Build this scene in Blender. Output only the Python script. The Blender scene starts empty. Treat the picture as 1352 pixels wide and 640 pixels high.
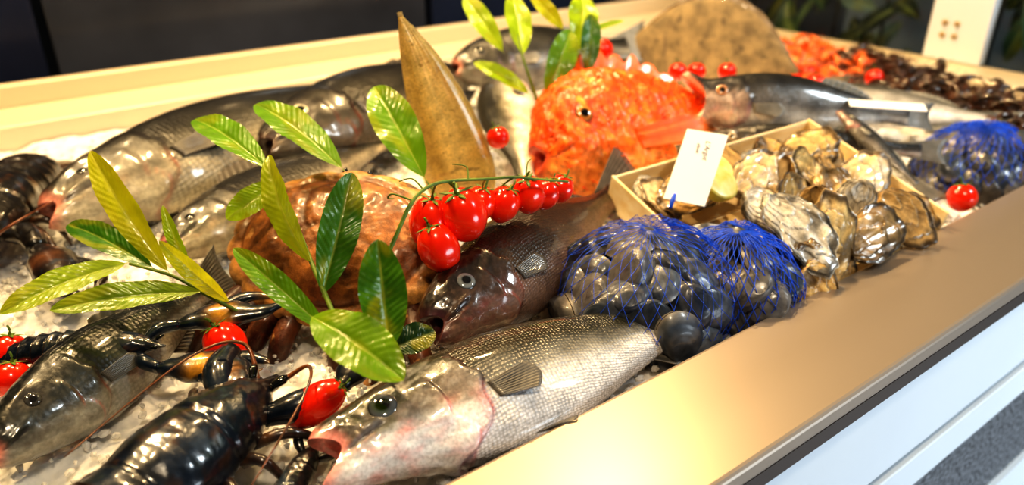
import bpy, math, random
from mathutils import Vector, Matrix, noise
random.seed(7)
COL=bpy.context.scene.collection
pi=math.pi
def V3(*a): return Vector(a)
# ---------------------------------------------------------------- materials
def newmat(name):
    m=bpy.data.materials.new(name); m.use_nodes=True
    nt=m.node_tree; b=nt.nodes['Principled BSDF']; return m,nt,b
def setp(b,**k):
    for n,v in k.items():
        n=n.replace('_',' ')
        if n in b.inputs: b.inputs[n].default_value=v
def plain(name,col,rough=.4,metal=0.,**k):
    m,nt,b=newmat(name); setp(b,Base_Color=(*col,1),Roughness=rough,Metallic=metal,**k); return m
def noisy(name,c1,c2,scale=10,rough=.4,metal=0.,bump=0.,stretch=(1,1,1),detail=6,r2=None,lo=.35,hi=.65,**k):
    m,nt,b=newmat(name); N=nt.nodes; Lk=nt.links
    tc=N.new('ShaderNodeTexCoord'); mp=N.new('ShaderNodeMapping'); mp.inputs['Scale'].default_value=stretch
    nz=N.new('ShaderNodeTexNoise'); nz.inputs['Scale'].default_value=scale; nz.inputs['Detail'].default_value=detail
    cr=N.new('ShaderNodeValToRGB'); cr.color_ramp.elements[0].color=(*c1,1); cr.color_ramp.elements[1].color=(*c2,1)
    cr.color_ramp.elements[0].position=lo; cr.color_ramp.elements[1].position=hi
    Lk.new(tc.outputs['Object'],mp.inputs['Vector']); Lk.new(mp.outputs[0],nz.inputs['Vector']); Lk.new(nz.outputs['Fac'],cr.inputs['Fac']); Lk.new(cr.outputs[0],b.inputs['Base Color'])
    if bump:
        bp=N.new('ShaderNodeBump'); bp.inputs['Strength'].default_value=bump; bp.inputs['Distance'].default_value=.002
        Lk.new(nz.outputs['Fac'],bp.inputs['Height']); Lk.new(bp.outputs[0],b.inputs['Normal'])
    setp(b,Roughness=rough,Metallic=metal,**k); return m
def colmat(name,rough=.25,metal=0.,coat=.6,coatr=.06,nscale=60,namt=.35,bump=.15,bdist=.001,scales=0,scalebump=.5,scaledark=.35,spec=.5,rand=0.,speck=None,trans=0.,fine=0,translucent=0):
    m,nt,b=newmat(name); N=nt.nodes; Lk=nt.links
    at=N.new('ShaderNodeAttribute'); at.attribute_name='Col'
    tc=N.new('ShaderNodeTexCoord')
    nz=N.new('ShaderNodeTexNoise'); nz.inputs['Scale'].default_value=nscale; nz.inputs['Detail'].default_value=6
    Lk.new(tc.outputs['Object'],nz.inputs['Vector'])
    mr=N.new('ShaderNodeMapRange'); mr.inputs['From Min'].default_value=.3; mr.inputs['From Max'].default_value=.7
    mr.inputs['To Min'].default_value=1-namt; mr.inputs['To Max'].default_value=1+namt
    Lk.new(nz.outputs['Fac'],mr.inputs['Value'])
    mul=N.new('ShaderNodeVectorMath'); mul.operation='SCALE'; Lk.new(at.outputs['Color'],mul.inputs[0]); Lk.new(mr.outputs[0],mul.inputs['Scale'])
    colout=mul.outputs[0]; hsrc=nz.outputs['Fac']
    bp=N.new('ShaderNodeBump'); bp.inputs['Strength'].default_value=bump; bp.inputs['Distance'].default_value=bdist
    Lk.new(hsrc,bp.inputs['Height']); nrm=bp.outputs[0]
    if fine:
        n3=N.new('ShaderNodeTexNoise'); n3.inputs['Scale'].default_value=nscale*9; n3.inputs['Detail'].default_value=2
        Lk.new(tc.outputs['Object'],n3.inputs['Vector'])
        b3=N.new('ShaderNodeBump'); b3.inputs['Strength'].default_value=fine; b3.inputs['Distance'].default_value=.0006
        Lk.new(n3.outputs['Fac'],b3.inputs['Height']); Lk.new(nrm,b3.inputs['Normal']); nrm=b3.outputs[0]
        m3=N.new('ShaderNodeMapRange'); m3.inputs['From Min'].default_value=.3; m3.inputs['From Max'].default_value=.7; m3.inputs['To Min'].default_value=.8; m3.inputs['To Max'].default_value=1.2
        Lk.new(n3.outputs['Fac'],m3.inputs['Value']); mu3=N.new('ShaderNodeVectorMath'); mu3.operation='SCALE'; Lk.new(colout,mu3.inputs[0]); Lk.new(m3.outputs[0],mu3.inputs['Scale']); colout=mu3.outputs[0]
    if scales:
        st=N.new('ShaderNodeAttribute'); st.attribute_name='st'
        mp=N.new('ShaderNodeMapping'); mp.inputs['Scale'].default_value=(scales*.8,scales,0)
        Lk.new(st.outputs['Vector'],mp.inputs['Vector'])
        vo=N.new('ShaderNodeTexVoronoi'); vo.voronoi_dimensions='2D'; vo.inputs['Scale'].default_value=1; vo.inputs['Randomness'].default_value=.4
        Lk.new(mp.outputs[0],vo.inputs['Vector'])
        sx=N.new('ShaderNodeSeparateXYZ'); Lk.new(st.outputs['Vector'],sx.inputs[0])
        mm=N.new('ShaderNodeMath'); mm.operation='MULTIPLY'; Lk.new(vo.outputs['Distance'],mm.inputs[0]); Lk.new(sx.outputs['Z'],mm.inputs[1])
        m2=N.new('ShaderNodeMath'); m2.operation='MULTIPLY_ADD'; m2.inputs[1].default_value=-scaledark*1.6; m2.inputs[2].default_value=1+scaledark*.45
        Lk.new(mm.outputs[0],m2.inputs[0])
        mu2=N.new('ShaderNodeVectorMath'); mu2.operation='SCALE'; Lk.new(colout,mu2.inputs[0]); Lk.new(m2.outputs[0],mu2.inputs['Scale']); colout=mu2.outputs[0]
        b2=N.new('ShaderNodeBump'); b2.invert=True; b2.inputs['Strength'].default_value=scalebump; b2.inputs['Distance'].default_value=.0012
        Lk.new(mm.outputs[0],b2.inputs['Height']); Lk.new(nrm,b2.inputs['Normal']); nrm=b2.outputs[0]
    if speck:
        n2=N.new('ShaderNodeTexNoise'); n2.inputs['Scale'].default_value=speck[0]; n2.inputs['Detail'].default_value=3
        Lk.new(tc.outputs['Object'],n2.inputs['Vector'])
        r2=N.new('ShaderNodeMapRange'); r2.inputs['From Min'].default_value=speck[1]; r2.inputs['From Max'].default_value=speck[1]+.1
        Lk.new(n2.outputs['Fac'],r2.inputs['Value'])
        mx=N.new('ShaderNodeMixRGB'); Lk.new(r2.outputs[0],mx.inputs['Fac']); Lk.new(colout,mx.inputs[1]); mx.inputs[2].default_value=(*speck[2],1); colout=mx.outputs[0]
    if rand:
        oi=N.new('ShaderNodeObjectInfo'); hs=N.new('ShaderNodeHueSaturation')
        q=N.new('ShaderNodeMapRange'); q.inputs['To Min'].default_value=1-rand; q.inputs['To Max'].default_value=1+rand
        Lk.new(oi.outputs['Random'],q.inputs['Value']); Lk.new(q.outputs[0],hs.inputs['Value']); Lk.new(colout,hs.inputs['Color']); colout=hs.outputs[0]
    Lk.new(colout,b.inputs['Base Color']); Lk.new(nrm,b.inputs['Normal'])
    setp(b,Roughness=rough,Metallic=metal,Coat_Weight=coat,Coat_Roughness=coatr,Specular_IOR_Level=spec,Transmission_Weight=trans)
    if translucent:
        tr=N.new('ShaderNodeBsdfTranslucent'); ms=N.new('ShaderNodeMixShader'); ms.inputs[0].default_value=translucent
        out=[n for n in N if n.type=='OUTPUT_MATERIAL'][0]
        g=N.new('ShaderNodeVectorMath'); g.operation='SCALE'; g.inputs['Scale'].default_value=1.5; Lk.new(colout,g.inputs[0]); Lk.new(g.outputs[0],tr.inputs['Color'])
        Lk.new(b.outputs[0],ms.inputs[1]); Lk.new(tr.outputs[0],ms.inputs[2]); Lk.new(ms.outputs[0],out.inputs['Surface'])
    return m
M_bass=colmat('bass_skin',rough=.30,coat=.75,coatr=.08,scales=340,scalebump=.65,scaledark=.45,namt=.22,nscale=40,bump=.5,bdist=.003,fine=.25)
M_big=colmat('meagre_skin',rough=.38,coat=.5,coatr=.12,scales=150,scalebump=.8,scaledark=.5,namt=.4,nscale=24,bump=.6,bdist=.004,fine=.3)
M_smooth=colmat('smooth_fish_skin',rough=.32,coat=.6,coatr=.10,scales=260,scalebump=.4,scaledark=.3,namt=.4,nscale=36,bump=.6,bdist=.003,fine=.25)
M_flat=colmat('flatfish_skin',rough=.27,coat=.8,coatr=.10,namt=.25,nscale=50,bump=.5,bdist=.002,speck=(130,.62,(.42,.27,.08)),fine=.4)
M_turb=colmat('turbot_skin',rough=.6,coat=.0,namt=.4,nscale=40,bump=.5,speck=(45,.60,(.12,.085,.04)),fine=.5)
M_scorp=colmat('scorpionfish_skin',rough=.45,coat=.35,coatr=.2,namt=.4,nscale=80,bump=.9,bdist=.003,speck=(50,.6,(1.,.36,.05)),fine=.5)
M_fin=colmat('fin_membrane',rough=.35,coat=.4,namt=.2)
M_eye=colmat('fish_eye',rough=.08,coat=1.,coatr=.03,namt=.05,bump=0)
M_lob=colmat('lobster_shell',rough=.28,coat=.7,coatr=.09,nscale=38,namt=.6,bump=.5,bdist=.002,fine=.3,speck=(30,.62,(.03,.045,.07)))
M_crab=colmat('crab_shell',rough=.45,coat=.35,coatr=.18,nscale=110,namt=.45,bump=.8,bdist=.0016,fine=.5,speck=(60,.62,(.60,.32,.12)))
M_clam=colmat('clam_shell',rough=.38,coat=.35,coatr=.16,nscale=110,namt=.35,bump=.25,rand=.35)
M_oys=colmat('oyster_shell',rough=.36,coat=.6,coatr=.10,nscale=60,namt=.4,bump=.7,bdist=.0025,rand=.25,fine=.3)
M_leaf=colmat('laurel_leaf',rough=.34,coat=.4,coatr=.12,nscale=40,namt=.15,bump=.08,translucent=.38)
M_leaf2=colmat('shrub_leaf',rough=.4,coat=.3,coatr=.12,nscale=10,namt=.3,bump=.08)
M_prawn=colmat('prawn_shell',rough=.3,coat=.5,nscale=60,namt=.4,rand=.3)
def tomato_mat():
    m,nt,b=newmat('tomato_skin'); N=nt.nodes; Lk=nt.links
    tc=N.new('ShaderNodeTexCoord'); nz=N.new('ShaderNodeTexNoise'); nz.inputs['Scale'].default_value=18
    cr=N.new('ShaderNodeValToRGB'); cr.color_ramp.elements[0].color=(.8,.007,.001,1); cr.color_ramp.elements[1].color=(1,.05,.003,1)
    Lk.new(tc.outputs['Object'],nz.inputs['Vector']); Lk.new(nz.outputs['Fac'],cr.inputs['Fac']); Lk.new(cr.outputs[0],b.inputs['Base Color'])
    setp(b,Roughness=.2,Coat_Weight=.5,Coat_Roughness=.05,Subsurface_Weight=.08); b.inputs['Subsurface Radius'].default_value=(.02,.004,.002)
    return m
M_tom=tomato_mat()
M_stem=noisy('green_stem',(.07,.13,.015),(.18,.26,.03),scale=60,rough=.5)
M_steel=noisy('satin_steel',(.40,.335,.275),(.45,.38,.315),scale=2.5,rough=.38,metal=.6,stretch=(.3,3,3),lo=.2,hi=.8,detail=2)
M_steel2=noisy('satin_cream_paint',(.68,.57,.40),(.74,.63,.46),scale=3,rough=.38,metal=.1,stretch=(.3,3,3),lo=.2,hi=.8,detail=2)
M_white=noisy('white_enamel',(.78,.85,.93),(.83,.9,.96),scale=2,rough=.35)
M_dark=plain('dark_gap',(.015,.016,.02),.5)
M_gran=noisy('grey_granite',(.02,.022,.026),(.26,.28,.31),scale=150,rough=.5,detail=2)
M_wood=noisy('cream_crate_wood',(.88,.68,.36),(.97,.84,.58),scale=6,rough=.5,stretch=(1,8,14),bump=.1)
M_card=noisy('white_card',(.82,.84,.87),(.92,.94,.97),scale=5,rough=.5)
M_ink=plain('grey_ink',(.15,.16,.24),.6)
M_net=plain('blue_net',(.008,.09,.70),.45,Coat_Weight=.1)
M_lemon=noisy('lemon_peel',(.85,.62,.03),(.95,.78,.12),scale=40,rough=.35,bump=.3)
M_screw=plain('brass_screw',(.5,.38,.22),.35,.9)
def ice_mat(name,tr):
    m,nt,b=newmat(name); N=nt.nodes; Lk=nt.links
    tc=N.new('ShaderNodeTexCoord'); nz=N.new('ShaderNodeTexNoise'); nz.inputs['Scale'].default_value=70; nz.inputs['Detail'].default_value=5
    cr=N.new('ShaderNodeValToRGB'); cr.color_ramp.elements[0].color=(.68,.69,.70,1); cr.color_ramp.elements[1].color=(.93,.92,.89,1)
    cr.color_ramp.elements[0].position=.3; cr.color_ramp.elements[1].position=.62
    bp=N.new('ShaderNodeBump'); bp.inputs['Strength'].default_value=.5; bp.inputs['Distance'].default_value=.003
    Lk.new(tc.outputs['Object'],nz.inputs['Vector']); Lk.new(nz.outputs['Fac'],cr.inputs['Fac']); Lk.new(cr.outputs[0],b.inputs['Base Color'])
    Lk.new(nz.outputs['Fac'],bp.inputs['Height']); Lk.new(bp.outputs[0],b.inputs['Normal'])
    setp(b,Roughness=.12,Transmission_Weight=tr,IOR=1.31,Coat_Weight=.5,Subsurface_Weight=.5,Subsurface_Scale=.02); b.inputs['Subsurface Radius'].default_value=(1,1,1); return m
M_ice=ice_mat('crushed_ice',.0); M_ice2=ice_mat('ice_lumps',.35)
# ---------------------------------------------------------------- mesh helpers
class MB:
    def __init__(s): s.V=[];s.F=[];s.C=[];s.S=[]
    def v(s,p,c=(.5,.5,.5),st=(0,0,0)): s.V.append(tuple(p)); s.C.append((c[0],c[1],c[2],1)); s.S.append(tuple(st)); return len(s.V)-1
    def obj(s,name,mat,smooth=True):
        me=bpy.data.meshes.new(name); me.from_pydata(s.V,[],s.F)
        a=me.attributes.new('Col','FLOAT_COLOR','POINT'); a.data.foreach_set('color',[x for c in s.C for x in c])
        a=me.attributes.new('st','FLOAT_VECTOR','POINT'); a.data.foreach_set('vector',[x for c in s.S for x in c])
        me.polygons.foreach_set('use_smooth',[smooth]*len(me.polygons))
        if mat: me.materials.append(mat)
        me.update(); o=bpy.data.objects.new(name,me); COL.objects.link(o); return o
    def rings(s,n,m,base,cap0=True,cap1=True,flip=False):
        for i in range(n-1):
            for j in range(m):
                a=base+i*m+j; b=base+i*m+(j+1)%m; c=b+m; d=a+m
                s.F.append((a,d,c,b) if flip else (a,b,c,d))
        if cap0: s.F.append(tuple(base+j for j in range(m))[::-1] if not flip else tuple(base+j for j in range(m)))
        if cap1: 
            t=tuple(base+(n-1)*m+j for j in range(m)); s.F.append(t)
    def sweep(s,pts,ra,rb=None,up=(0,0,1),M=12,sub=4,col=(.5,.5,.5),colf=None):
        pts=[Vector(p) for p in pts]; rb=rb or ra; n=len(pts); up=Vector(up)
        P=[];A=[];B=[]
        for i in range(n-1):
            p0=pts[max(i-1,0)];p1=pts[i];p2=pts[i+1];p3=pts[min(i+2,n-1)]
            for k in range(sub):
                t=k/sub; P.append(.5*((2*p1)+(p2-p0)*t+(2*p0-5*p1+4*p2-p3)*t*t+(3*p1-p0-3*p2+p3)*t**3))
                e=t*t*(3-2*t); A.append(ra[i]*(1-e)+ra[i+1]*e); B.append(rb[i]*(1-e)+rb[i+1]*e)
        P.append(pts[-1]);A.append(ra[-1]);B.append(rb[-1])
        base=len(s.V); K=len(P); side=None
        for i in range(K):
            d=(P[min(i+1,K-1)]-P[max(i-1,0)])
            if d.length<1e-9: d=Vector((1,0,0))
            d.normalize(); sd=d.cross(up)
            if sd.length<.05: sd=side if side else d.cross(Vector((.3,1,.2)))
            sd.normalize(); side=sd; u2=sd.cross(d)
            for j in range(M):
                a=2*pi*j/M
                q=P[i]+sd*A[i]*math.cos(a)+u2*B[i]*math.sin(a)
                s.v(q,colf(i/(K-1),a) if colf else col,(i/(K-1),j/M,0))
        s.rings(K,M,base)
    def box(s,a,b,c=(.5,.5,.5),M=None):
        x0,y0,z0=a;x1,y1,z1=b; i=len(s.V)
        for p in [(x0,y0,z0),(x1,y0,z0),(x1,y1,z0),(x0,y1,z0),(x0,y0,z1),(x1,y0,z1),(x1,y1,z1),(x0,y1,z1)]:
            s.v(M@Vector(p) if M else p,c)
        for f in [(0,3,2,1),(4,5,6,7),(0,1,5,4),(1,2,6,5),(2,3,7,6),(3,0,4,7)]: s.F.append(tuple(i+k for k in f))
def par(ch,p,sub=None):
    ch.parent=p; ch.matrix_parent_inverse=p.matrix_basis.inverted()
def par_local(ch,p): ch.parent=p
def top(o,label,cat,group=None,kind=None):
    o['label']=label; o['category']=cat
    if group: o['group']=group
    if kind: o['kind']=kind
    return o
def frame(o,x,z):
    x=Vector(x).normalized(); z=Vector(z); y=z.cross(x).normalized(); z=x.cross(y)
    m=Matrix((x,y,z)).transposed().to_4x4(); m.translation=Vector(o); return m
def cr(keys,t,k=1):
    n=len(keys)
    if t<=keys[0][0]: return keys[0][k]
    if t>=keys[-1][0]: return keys[-1][k]
    for i in range(n-1):
        if keys[i][0]<=t<=keys[i+1][0]: break
    t0,t1=keys[i][0],keys[i+1][0]; h=t1-t0; u=(t-t0)/h; a,b=keys[i][k],keys[i+1][k]
    def sl(j):
        if j==0: return (keys[1][k]-keys[0][k])/(keys[1][0]-keys[0][0])
        if j==n-1: return (keys[-1][k]-keys[-2][k])/(keys[-1][0]-keys[-2][0])
        return (keys[j+1][k]-keys[j-1][k])/(keys[j+1][0]-keys[j-1][0])
    m0,m1=sl(i)*h,sl(i+1)*h
    return (2*u**3-3*u*u+1)*a+(u**3-2*u*u+u)*m0+(-2*u**3+3*u*u)*b+(u**3-u*u)*m1
def ss(a,b,x):
    x=max(0,min(1,(x-a)/(b-a))); return x*x*(3-2*x)
def mix(a,b,f): return tuple(a[i]*(1-f)+b[i]*f for i in range(3))
# ---------------------------------------------------------------- fish
BASS=[(0,.022,.026,.022),(.015,.040,.040,.032),(.05,.061,.058,.044),(.12,.088,.080,.058),(.22,.110,.104,.069),(.35,.127,.122,.073),(.5,.122,.115,.066),(.7,.085,.078,.044),(.85,.046,.043,.022),(.95,.036,.034,.012),(1,.04,.038,.005)]
BASSF=[(0,.020,.022,.020),(.015,.034,.034,.028),(.05,.055,.052,.040),(.12,.084,.077,.055),(.22,.108,.103,.066),(.34,.122,.116,.068),(.46,.116,.104,.060),(.6,.088,.068,.042),(.75,.052,.040,.024),(.9,.032,.026,.012),(1,.03,.026,.005)]
def scl(P,k,w=None): return [(a,b*k,c*k,d*(w or k)) for a,b,c,d in P]
LOWD=((.6,.84,.03),)
SMT=(.12,.06,.25)
def fish(name,label,cat,o,xd,dd,L,prof=BASS,mat=None,back=(.1,.1,.085),side=(.5,.49,.46),belly=(.85,.8,.76),head=None,gape=.0,hg=.26,
         te=.13,ce=.42,re=.022,bend=0,bendz=0,rough=0,tail=(.16,.13,.35),dors=LOWD,pect=.13,eyecol=(.75,.7,.5),backline=.35,bl=0.,finc=(.2,.2,.18),N=120,M=60,anal=True,mouthc=(.5,.2,.15),pink=(.6,.28,.24),tailcol=None,gillrise=.006,spines=False,ridge=0,mot=.5,cheek=.35):
    B=MB(); head=head or mix(back,side,.6)
    def plates(t,c):
        eg=hg-.055*(c-.05)**2-.012*math.exp(-((c-.30)/.10)**2)+.006*math.sin(c*9)
        e2=hg*.74-.05*(c+.1)**2; e3=hg*.84-.25*(c+.62)**2 if c<-.3 else -9
        return eg,e2,e3
    def surf(t,a,raw=False):
        c=math.cos(a); s=math.sin(a); g=gape*math.exp(-(t/.07)**2)
        tp=(cr(prof,t,1)+g)*L; bt=(cr(prof,t,2)+g*1.1)*L; w=(cr(prof,t,3)+g*.25)*L
        z=tp*c if c>0 else bt*c; y=w*math.copysign(abs(s)**.92,s)
        x=t*L+ (.018+gape*.9)*L*(abs(s)**3)*math.exp(-(t/.05)**2) - (.010*L*max(0,-c)*math.exp(-(t/.05)**2))
        eg,e2,e3=plates(t,c); d=t-eg
        off=gillrise*L*ss(-.09,-.006,d)*(1-ss(.0,.008,d))*ss(.80,.55,c)*ss(-1,-.8,c)
        d2=t-e2; off+=.55*gillrise*L*ss(-.05,-.004,d2)*(1-ss(0,.006,d2))*ss(.5,.25,abs(c))
        if e3>0: d3=t-e3; off+=.45*gillrise*L*ss(-.04,-.004,d3)*(1-ss(0,.006,d3))*ss(-.3,-.4,c)
        off+=.005*L*math.exp(-((t-te)/.05)**2-((c-ce-.30)/.12)**2)-.004*L*math.exp(-((t-te)/.035)**2-((c-ce)/.2)**2)
        off-=.0045*L*math.exp(-((c+.22-(t-.02)*2.2)/.045)**2)*ss(.0,.02,t)*ss(.12,.09,t)
        off+=.004*L*math.exp(-((c+.05-(t-.02)*2.0)/.07)**2)*ss(.0,.02,t)*ss(.115,.08,t)
        off-=.0025*L*math.exp(-((t-.045)/.006)**2-((c-.45)/.05)**2)
        if t<hg+.03: off+=.0020*L*noise.fractal(Vector((t*26,c*4,s*4+L*9)),1,2,3)*ss(0,.02,t)
        else: off+=.0010*L*noise.fractal(Vector((t*9,c*4,s*4+L*9)),1,2,2)
        if ridge: off+=ridge*L*math.sin(c*26)*ss(0,.1,t)
        r=math.hypot(y,z)+1e-9
        if rough:
            p=Vector((x,y,z))*(1/L)
            off+=rough*L*(noise.fractal(p*8,1,2,3)+.45*noise.noise(p*30)+.25*noise.noise(p*60))*ss(0,.03,t)
        k=1+off/r
        y*=k;z*=k
        f=(x/L)
        return Vector((x,y+bend*L*(f-.3)**2,z+bendz*L*(f-.3)**2))
    def colr(t,a):
        c=math.cos(a); s=math.sin(a)
        nz=noise.fractal(Vector((t*9,c*3,L)),1,2,2)*.12
        f=c+nz
        col=mix(side,back,ss(backline-.22,backline+.32,f)); col=mix(col,belly,ss(bl+.02,bl-.5,f))
        col=mix(col,mix(back,(.0,.0,.0),.3),.3*mot*max(0,noise.fractal(Vector((t*14,c*2,9+L)),1,2,3)))
        hd=1-ss(hg-.03,hg+.015,t+.055*(c)**2)
        blo=noise.fractal(Vector((t*30,c*5,3+L)),1,2,4); bl2=noise.fractal(Vector((t*60,c*10,8+L)),1,2,3)*mot
        hc=mix(head,back,ss(.10,.60,f+.25*blo)); hc=mix(hc,belly,.85*ss(bl-.1,bl-.6,f))
        hc=mix(hc,pink,max(0,min(1,cheek*1.5*ss(.15,-.4,f)*(.25+1.1*blo)))); hc=mix(hc,back,max(0,min(.75,1.0*bl2*ss(-.5,.1,f))))
        hc=mix(hc,mix(belly,side,.4),max(0,min(.5,-.8*bl2)))
        hc=mix(hc,(.03,.02,.02),.75*math.exp(-((c+.22-(t-.02)*2.2)/.03)**2)*ss(.12,.09,t))
        hc=mix(hc,(.01,.01,.01),math.exp(-((t-.045)/.004)**2-((c-.45)/.03)**2))
        col=mix(col,hc,hd*.95)
        eg,e2,e3=plates(t,c); d=t-eg
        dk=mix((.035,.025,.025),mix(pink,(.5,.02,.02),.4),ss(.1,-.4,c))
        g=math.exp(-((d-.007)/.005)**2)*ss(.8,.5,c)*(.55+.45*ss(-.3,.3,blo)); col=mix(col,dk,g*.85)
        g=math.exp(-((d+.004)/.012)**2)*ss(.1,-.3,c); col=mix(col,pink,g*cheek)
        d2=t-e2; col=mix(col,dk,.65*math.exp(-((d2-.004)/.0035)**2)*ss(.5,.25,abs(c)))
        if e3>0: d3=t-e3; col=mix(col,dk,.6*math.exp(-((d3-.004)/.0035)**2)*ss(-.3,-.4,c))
        col=mix(col,(.04,.03,.03),.5*math.exp(-((t-te)/.034)**2-((c-ce)/.28)**2))
        col=mix(col,mouthc,math.exp(-(t/.014)**2)*.85)
        return col,hd
    inner=[(.10,.25),(.06,.5),(.025,.8)]
    n=0
    for (ti,sc) in inner:
        for j in range(M):
            a=2*pi*j/M; p=surf(0,a); c0=surf(0,0)+surf(0,pi); c0*=.5
            q=c0+(p-c0)*sc*(1 if gape>.01 else .6); q.x+=ti*L
            B.v(q,mix(mix((.05,.01,.01),mouthc,.25),mouthc,sc),(0,0,0))
        n+=1
    arc=L*.13
    for i in range(N+1):
        t=(i/N)**1.25
        for j in range(M):
            a=2*pi*j/M; p=surf(t,a); c,hd=colr(t,a)
            aa=min(a,2*pi-a)
            B.v(p,c,(p.x,aa/pi*arc*2.3*max(.35,cr(prof,t,1)/.12) ,1-hd))
        n+=1
    B.rings(n,M,0)
    body=B.obj(name,mat or M_bass); body.matrix_basis=frame(o,xd,dd); top(body,label,cat)
    for sg in (1,-1):
        a=math.acos(ce)*sg; p=surf(te,a)
        nx=(surf(te+.02,a)-surf(te-.02,a)).cross(surf(te,a+.12)-surf(te,a-.12)); nx.normalize()
        if nx.y*sg<0: nx=-nx
        E=MB(); K=16;Q=28; r=re*L
        for i in range(K+1):
            ph=pi*i/K
            for j in range(Q):
                th=2*pi*j/Q; rr=math.sin(ph)
                f=rr if ph<pi/2 else 1
                if f<.5: c=(.004,.004,.006)
                elif f<.58: c=mix((.004,.004,.006),eyecol,ss(.5,.57,f))
                elif f<.84: c=eyecol
                else: c=mix(eyecol,(.03,.025,.02),ss(.84,.95,f))
                E.v((r*rr*math.cos(th),r*rr*math.sin(th),r*.36*math.cos(ph)),c)
        E.rings(K+1,Q,0,False,False)
        eo=E.obj('eye',M_eye); eo.matrix_basis=Matrix.Translation(p-nx*r*.06)@nx.to_track_quat('Z','Y').to_matrix().to_4x4(); par_local(eo,body)
    def fan(fname,base,tip,rays,amp=.0012,nb=60,nv=9,c1=None,c2=None,curl=0,nrm=(0,1,0),spiky=0):
        F=MB(); nrm=Vector(nrm); c1=c1 or finc; c2=c2 or mix(finc,(.5,.45,.4),.25)
        for i in range(nb+1):
            u=i/nb; b0=Vector(base(u)); t0=Vector(tip(u)); w=abs(math.sin(pi*u*rays))
            t0=b0+(t0-b0)*(1-spiky*(1-w)**1)
            for j in range(nv+1):
                v=j/nv; q=b0+(t0-b0)*v+nrm*(amp*(w-.5)*min(1,v*3)*(1.2-v)+curl*v*v)
                F.v(q,mix(c2,c1,min(1,w*1.3)*(1-.3*v)))
        for i in range(nb):
            for j in range(nv):
                a=i*(nv+1)+j; F.F.append((a,a+1,a+nv+2,a+nv+1))
        fo=F.obj(fname,M_fin); md=fo.modifiers.new('s','SOLIDIFY'); md.thickness=.0009*L/.4; par_local(fo,body); return fo
    zt,zb=surf(1,0),surf(1,pi); tl,ts,fk=tail
    if tl:
        fan('tail_fin',lambda u: zt*(1-u)*.9+zb*u*.9+V3(-.012*L,0,0),lambda u: V3(L+tl*L*(1-fk*(1-(2*u-1)**2)) ,(zt.y+zb.y)/2,ts*L*(1-2*u)+(zt.z+zb.z)/2),16,curl=.0,c1=tailcol)
    for (a0,a1,h) in dors:
        fan('dorsal_fin',lambda u,a0=a0,a1=a1: surf(a0+(a1-a0)*u,0)-V3(0,0,.006*L),lambda u,a0=a0,a1=a1,h=h: surf(a0+(a1-a0)*u,0)+V3(.5*h*L*(1),0,h*L*(math.sin(pi*min(1,(u+.18)*.9))**.7)),9,spiky=.45 if spines else .15)
    if anal:
        fan('anal_fin',lambda u: surf(.66+.14*u,pi)+V3(0,0,.006*L),lambda u: surf(.66+.14*u,pi)+V3(.05*L,0,-.03*L*(1-.6*u)),8)
        for sg in (1,-1):
            fan('pelvic_fin',lambda u,sg=sg: surf(.33+.025*u,pi-.35*sg)+V3(0,0,.003*L),lambda u,sg=sg: surf(.33+.025*u,pi-.35*sg)+V3(.085*L-.03*L*u,sg*.015*L,-.01*L*(.5+.5*u)),6,nb=30)
    if pect:
        for sg in (1,-1):
            fan('pectoral_fin',lambda u,sg=sg: surf(hg+.012+.008*u,sg*(1.62+.30*u)),lambda u,sg=sg: surf(hg+.012,sg*1.8)+V3(pect*L*(.65+.35*math.sin(pi*(.15+.7*u))),sg*((.03 if spines else .018)*L),(.025-.055*u)*L*(2.2 if spines else 1)),10,nb=44,curl=0,amp=.0010,spiky=.2 if spines else 0)
    return body
# ---------------------------------------------------------------- leaf
def leafgeo(B,p0,p1,n,w,arch=.06,fold=.25,c=(.2,.34,.02),wav=.018,twist=0,NU=72,NVv=22,org=None,vd=.0015):
    p0=Vector(p0);p1=Vector(p1);d=p1-p0;Ln=d.length;d.normalize();n=Vector(n);s=d.cross(n).normalized();n=s.cross(d).normalized()
    lt=mix(c,(.75,.78,.2),.35); vein=8; org=org or V3(0,0,0); b0=len(B.V)
    for i in range(NU+1):
        u=i/NU; sh=(max(u-.03,0)**.72)*((1-u)**.62)*1.75; sh=max(sh,.012)
        tw=twist*(u-.3); s2=s*math.cos(tw)+n*math.sin(tw); n2=n*math.cos(tw)-s*math.sin(tw)
        for j in range(NVv+1):
            v=j/NVv*2-1; av=abs(v)
            ph=(u-.16*av)*vein*2; wv=abs(math.sin(pi*ph))
            q=p0+d*u*Ln+s2*v*w*.5*sh+n2*(fold*av*w*.5*sh+vd*wv*sh*ss(.02,.3,av)-.0006*(av<.06)+wav*w*sh*av*math.sin(u*19+(v>0)*2+Ln*300)*2+.0008*noise.noise(Vector((u*16,v*5,Ln*80)))*sh)+n*(arch*Ln*4*u*(1-u))
            col=mix(c,lt,.75*math.exp(-(av*w*sh/.0013)**2)+.2*math.exp(-(wv/.12)**2)*ss(1,.6,av))
            col=mix(col,(.45,.40,.02),.4*ss(.15,.8,noise.fractal(Vector((u*3,v,Ln*50)),1,2,2)+.15))
            col=mix(col,mix(c,(0,.02,0),.5),.35*ss(.1,.6,noise.noise(Vector((u*4,v*1.5,Ln*90)))))
            B.v(q-org,col)
    for i in range(NU):
        for j in range(NVv):
            a=b0+i*(NVv+1)+j; B.F.append((a,a+NVv+1,a+NVv+2,a+1))
def leaf(p0,p1,n,w,parent=None,**k):
    B=MB(); leafgeo(B,p0,p1,n,w,org=Vector(p0),**k)
    o=B.obj('leaf',M_leaf); o.location=p0
    if parent: par(o,parent)
    return o
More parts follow.
